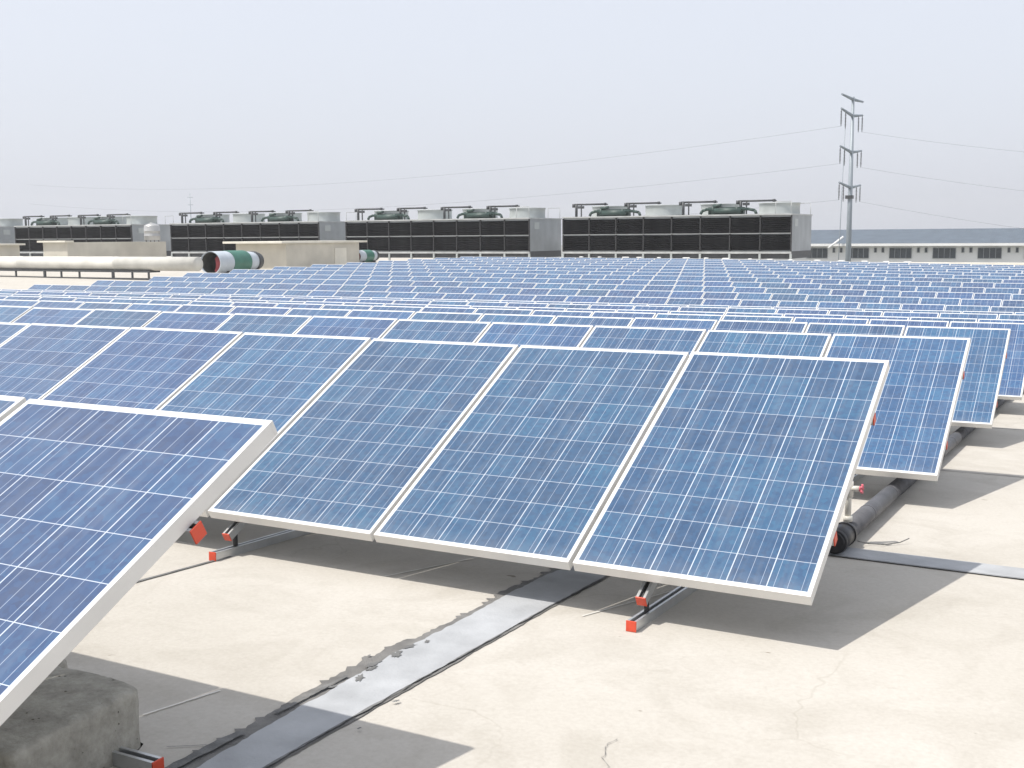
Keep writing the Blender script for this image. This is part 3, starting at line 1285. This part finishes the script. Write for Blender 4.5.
xa, xb = 1.30 - 0.902 * 58, 1.30 - 0.829 * 58
room("flat beige rooftop room with wide overhanging cream slab beside the striped duct", xa, xb, 53.85, 61.8, 1.02,
     (xa - 0.6, xb + 0.15, 53.25, 62.6), panel=(5.1, 6.4, 1.45))
xa, xb = 1.42 - 1.225 * 58, 1.42 - 1.181 * 58
room("long beige rooftop room with a small cream slab, below the steel tank", xa, xb, 53.85, 63.6, 1.16,
     (xa - 0.35, xb + 0.1, 53.6, 54.4))
xb = 0.972 - 1.262 * 62
room("low beige rooftop room cut off by the left edge", xb - 4, xb, 51.0, 57.85, 0.95,
     (xb - 4.3, xb + 0.3, 50.7, 58.2))

# steel tank on the long room
tx, ty = 0.972 - 1.026 * 64.5, 60.35
tk = thing("water_tank", "small pale steel water tank with ribbed body beside the left cooling tower", "tank", (tx, ty, 1.163))
mb = MB()
mb.lathe([(0.0, 0.1), (0.58, 0.1), (0.60, 0.14), (0.60, 0.42), (0.625, 0.45), (0.60, 0.48), (0.60, 0.78), (0.625, 0.81), (0.60, 0.84),
          (0.60, 1.14), (0.57, 1.22), (0.40, 1.33), (0.2, 1.40), (0.0, 1.42)], Matrix.Identity(4), 32)
mb.build("tank_body", M['tank'], tk)
mb = MB()
for i in range(4):
    a = i * math.pi / 2 + .5
    mb.tube((.48 * math.cos(a), .48 * math.sin(a), 0), (.48 * math.cos(a), .48 * math.sin(a), 0.12), 0.04)
mb.build("tank_feet", M['darksteel'], tk)
mb = MB()
mb.tube((0, 0, 1.40), (0, 0, 1.47), 0.13, n=16)
mb.build("tank_lid", M['towertrim'], tk)

# thin antenna mast
am = thing("antenna_mast", "thin grey antenna mast standing beside the left cooling tower", "mast", (0.972 - 1.018 * 78, 73.8 + 4.5, gz(-78, 78)))
mb = MB()
mb.tube((0, 0, 0), (0, 0, 6.3), 0.05, 0.025, n=8)
mb.build("pole", M['pylon'], am)
mb = MB()
for z in (5.2, 5.9):
    mb.tube((-.35, 0, z), (.35, 0, z), 0.02, n=6)
mb.build("crossbar", M['pylon'], am)

# ------------------------------------------------------------------ long pale duct on supports
YD = 42.0
xd1 = 0.972 - 0.955 * (YD + 4.15)
zc = -gz(xd1, YD) + 0.005
dt = thing("roof_duct", "long stained pale duct on dark trestles at the left", "duct", (xd1, YD, gz(xd1, YD)))
dz0 = gz(xd1, YD)
mb = MB()
x = 0.0
pr_ = random.Random(2)
Mc = Matrix.Translation((0, 0, zc)) @ Matrix.Rotation(-math.pi / 2, 4, 'Y')
mb.lathe([(0.0, 0), (0.385, 0), (0.385, 6.0), (0.40, 6.02), (0.40, 6.14), (0.385, 6.16), (0.385, 14), (0.40, 14.02), (0.40, 14.14), (0.385, 14.16), (0.385, 26.0), (0.40, 26.02), (0.40, 26.12), (0.385, 26.14), (0.385, 45), (0, 45)], Mc, 28)
mb.build("duct_body", M['duct'], dt)
mb = MB()
mb.box((-45, -0.38, zc - .48), (-3.2, 0.38, zc - .375))
mb.build("support_rail", M['darksteel'], dt)
mb = MB()
mb.box((-45, -0.47, 0.015), (-0.5, -0.40, 0.13))
mb.build("ground_rail", M['darksteel'], dt)
for k, x in enumerate((-3.35, -4.6, -6.1, -8.8, -10.3, -11.7, -14.2, -15.8, -17.3, -19.9, -21.4, -23.0, -25.6, -27.2)):
    ww = 0.09 if k % 3 == 2 else 0.05
    mb = MB()
    mb.box((x - ww, -0.36, 0), (x + ww, -0.29, zc - .482))
    mb.build("leg", M['darksteel'], dt)


def striped_duct(label, x, y, length, rad, zc, seed=0):
    t = thing("striped_duct", label, "duct", (x, y, gz(x, y)), (0, 0, math.radians(13)))
    h = zc - gz(x, y)
    Mc = Matrix.Translation((0, 0, h)) @ Matrix.Rotation(-math.pi / 2, 4, 'X')
    segs = [("mouth_section", 0.0, 0.30, rad * 1.0, rad, 'ductwhite'), ("green_band", 0.30, 0.68, rad * 1.04, rad * 1.02, 'ductgreen'),
            ("tail_section", 0.68, 0.88, rad * .97, rad * 0.85, 'ductwhite')]
    for nm_, a, c, ra, rb, mt in segs:
        mb = MB()
        mb.lathe([(ra, a * length), (rb, c * length)], Mc, 36)
        if a == 0:
            mb.lathe([(ra, 0), (ra * 0.95, 0.0), (ra * 0.93, length * .3)], Mc, 36)
        else:
            mb.lathe([(ra, a * length), (ra * .9, a * length)], Mc, 36)
            mb.lathe([(rb, c * length), (rb * .85, c * length)], Mc, 36)
        mb.build(nm_, M[mt], t)
    mb = MB()
    mb.lathe([(rad * .925, length * 0.02), (rad * .92, length * .5), (0, length * .5)], Mc, 36)
    mb.build("lining", M['ductdark'], t)
    mb = MB()
    arc = [(rad * .9 * math.cos(a_), rad * .9 * math.sin(a_)) for a_ in [math.radians(-62 + 10 * q) for q in range(12)]]
    inn = [(rad * .30 * math.cos(a_) + rad * .12, rad * .62 * math.sin(a_)) for a_ in [math.radians(-62 + 10 * q) for q in range(12)]]
    for q in range(11):
        mb.quad([(arc[q][0], 0.10, h + arc[q][1] - .03), (arc[q + 1][0], 0.10, h + arc[q + 1][1] - .03), (inn[q + 1][0], 0.13, h + inn[q + 1][1] - .06), (inn[q][0], 0.13, h + inn[q][1] - .06)])
    mb.build("lining_patch", M['ductred'], t)
    mb = MB()
    mb.lathe([(rad * 0.86, .88 * length), (rad * .92, .88 * length), (rad * .92, .93 * length), (rad * .8, .93 * length), (rad * .8, length), (0, length)], Mc, 36)
    mb.build("flange", M['darksteel'], t)
    mb = MB()
    for yy in (0.2, 0.75):
        mb.box((-rad * .8, yy * length, 0), (rad * .8, yy * length + 0.15, h - rad * .75))
    mb.build("cradle", M['darksteel'], t)
    return t


striped_duct("open duct end painted white and green, its mouth showing a dark red lining", 0.972 - 0.936 * 48.3, 44.15, 5.4, 0.65, 0.0)
striped_duct("small green-banded duct end in front of the middle cooling towers", 0.972 - 0.729 * 66.4, 62.2, 3.8, 0.44, 0.02)

# low kerb wall along the far right edge of the roof
mb = MB()
mb.box((-26, 66.0, gz(-10, 66) - .05), (17, 66.5, -0.33))
tag(mb.build("parapet_wall", M['slab'], None, bevel=0.02), "low cream parapet at the roof's far edge below the long white building", "parapet")

# pale junction blocks along the far edge of the field
bb = random.Random(4)
for i in range(16):
    x = -30 + i * 1.35 + bb.uniform(-.3, .3)
    mb = MB()
    w_ = bb.uniform(.18, .45)
    mb.box((-w_, -.15, 0), (w_, .15, bb.uniform(.80, .88)))
    mb.box((-w_ * .6, -.1, .88), (w_ * .5, .1, .94))
    o = mb.build("plinth", M['wall'], None, bevel=0.03)
    o.location = (x, 63.2, gz(x, 63.2) - 0.03)
    tag(o, "small white plinth behind the farthest panels, below the right bank of cooling towers", "plinth", "white plinths along the far edge of the field")

# ------------------------------------------------------------------ long building at the right
YB = 161.0
lb = thing("long_building", "long low white building with blue-grey pitched roof beyond the right edge of the roof", "building", (-60, YB, -11))
zo = 11
z_e = -0.32
mb = MB()
XL, XR = -10.0, 130.0
bays = []
xb0 = 0.972 - 0.2433 * 165 + 60   # local x of photo u=810
mb.box((XL, 0.3, 0), (XR, 26, z_e + zo))
mb.build("walls", M['wall'], lb)
mb = MB()
mb.quad([(XL - 1, -0.8, z_e + zo + .35), (XR, -0.8, z_e + zo + .35), (XR, 13, z_e + zo + 2.35), (XL - 1, 13, z_e + zo + 2.35)])
mb.quad([(XL - 1, 26.8, z_e + zo + .35), (XR, 26.8, z_e + zo + .35), (XR, 13, z_e + zo + 2.35), (XL - 1, 13, z_e + zo + 2.35)])
mb.quad([(XL - 1, -0.8, z_e + zo + .34), (XL - 1, 13, z_e + zo + 2.34), (XL - 1, 26.8, z_e + zo + .34)])
mb.build("roof", M['bluegrey'], lb)
mb = MB()
mb.box((XL - 1.1, -0.9, z_e + zo), (XR, 0.29, z_e + zo + .345))
mb.build("eave", M['wall'], lb)


def window(x0, x1, z0_, z1_, nv):
    f = MB()
    t_ = .06
    f.box((x0, 0.16, z0_), (x0 + t_, 0.298, z1_))
    f.box((x1 - t_, 0.16, z0_), (x1, 0.298, z1_))
    f.box((x0 + t_, 0.16, z0_), (x1 - t_, 0.298, z0_ + t_))
    f.box((x0 + t_, 0.16, z1_ - t_), (x1 - t_, 0.298, z1_))
    for i in range(1, nv):
        xx = x0 + (x1 - x0) * i / nv
        f.box((xx - .03, 0.18, z0_ + t_), (xx + .03, 0.296, z1_ - t_))
    fo = f.build("window", M['winframe'], lb)
    p_ = MB()
    p_.quad([(x0 + .02, 0.27, z0_ + .02), (x1 - .02, 0.27, z0_ + .02), (x1 - .02, 0.27, z1_ - .02), (x0 + .02, 0.27, z1_ - .02)])
    p_.build("pane", M['window'], fo)


for i in range(-1, 14):
    xc = -26.7 + 60 + (i - 2) * 5.75
    window(xc - 1.5, xc + 1.5, zo - 2.05, zo - 0.58, 4)
    for s_ in (0.36, -0.36):
        window(xc + 2.88 + s_ * 1.4 - .19, xc + 2.88 + s_ * 1.4 + .19, zo - 1.25, zo - 0.55, 1)
mb = MB()
mb.tube((23.9, -2.2, zo - 0.6), (25.7, -1.0, zo + 1.0), 0.14, n=10)
mb.build("downpipe", M['wall'], lb)
mb = MB()
mb.tube((xb0 + 27.5, 13, zo + 1.9), (xb0 + 27.5, 13, zo + 3.0), 0.12, n=8)
mb.tube((xb0 + 27.5, 13, zo + 3.0), (xb0 + 27.5, 13, zo + 3.2), 0.3, n=8)
mb.build("roof_vent", M['darksteel'], lb)

# ------------------------------------------------------------------ pylon and lines
DP = 140.0      # depth along the viewing axis


def at_px(u, v, depth):
    return CAM + (fwd * F_PX + rt * (u - 512) - up * (v - 384)) * (depth / F_PX)


base = at_px(848.2, 258, DP)
top = at_px(851.5, 97, DP)
bx_, by_ = base.x, base.y
ztop_p = CAM.z + (234.0 - 97) * DP / F_PX
py = thing("power_pylon", "tall slender steel pylon with four tiers of bent crossarms", "pylon", (bx_, by_, -11))
Hh = ztop_p + 10.6
mb = MB()
mb.tube((0, 0, 0), (0, 0, Hh), 0.42, 0.18, n=14)
mb.build("pole", M['pylon'], py)
mb = MB()
mb.tube((-1.3, -.3, 0), (-0.75, -.3, Hh - 2.6), 0.05, n=6)
mb.build("side_pipe", M['pylon'], py)
view = Vector((bx_ - CAM.x, by_ - CAM.y, 0)).normalized()
side = Vector((view.y, -view.x, 0))
arm_dir_l = (-side * 1.28 - view * 4.6)
arm_dir_r = (side * 1.18 + view * 4.6)
tiers = [(-0.25, 0.1, False), (-2.2, 0.4, True), (-6.55, 0.4, True), (-10.8, 0.4, True)]
ends = []
for dz, rise, ins in tiers:
    z = Hh + dz
    for sgn, dvec in ((-1, arm_dir_l), (1, arm_dir_r)):
        mb = MB()
        tip = Vector((0, 0, z)) + dvec + Vector((0, 0, rise))
        root_ = Vector((0, 0, z - .05)) + dvec * 0.04
        mb.tube(root_, tip, 0.20, 0.12, n=8)
        mb.build("crossarm", M['pylon'], py)
        if ins:
            for fr in (1.0, 0.62):
                q = Vector((0, 0, z)) + dvec * fr + Vector((0, 0, rise * fr - .05))
                mb = MB()
                mb.tube(q, q - Vector((0, 0, 2.0)), 0.045, n=6)
                for j in range(9):
                    mb.tube(q - Vector((0, 0, .3 + j * .17)), q - Vector((0, 0, .36 + j * .17)), 0.12, 0.07, n=8)
                mb.build("insulator", M['darksteel'], py)
            ends.append((sgn, Vector((bx_, by_, -11)) + Vector((0, 0, z)) + dvec + Vector((0, 0, rise - 2.05)), dz))
mb = MB()
mb.box((-.5, -.45, Hh - 12.2), (.35, .45, Hh - 11.8))
mb.build("clamp_box", M['darksteel'], py)

names = {-2.2: 'upper', -6.55: 'middle', -10.8: 'lower'}
for sgn, p_, dz in ends:
    for side_ in (('left',) if sgn < 0 else ('right',)):
        if side_ == 'left':
            far = p_ - side * 180 + view * 80
            sag = 3.5
        else:
            far = p_ + side * 140 - view * 70
            sag = 8.0
        mb = MB()
        N_ = 36
        pts = []
        for i in range(N_ + 1):
            t = i / N_
            q = p_.lerp(far, t)
            pts.append((q.x, q.y, q.z - 4 * sag * t * (1 - t)))
        mb.path(pts, 0.014, 5)
        o = mb.build("power_line", M['wire'])
        tag(o, "thin %s power line running %s from the pylon's %s crossarm tips" % (names[dz], side_, 'near' if sgn < 0 else 'far'),
            "power line", "overhead power lines hung from the pylon")
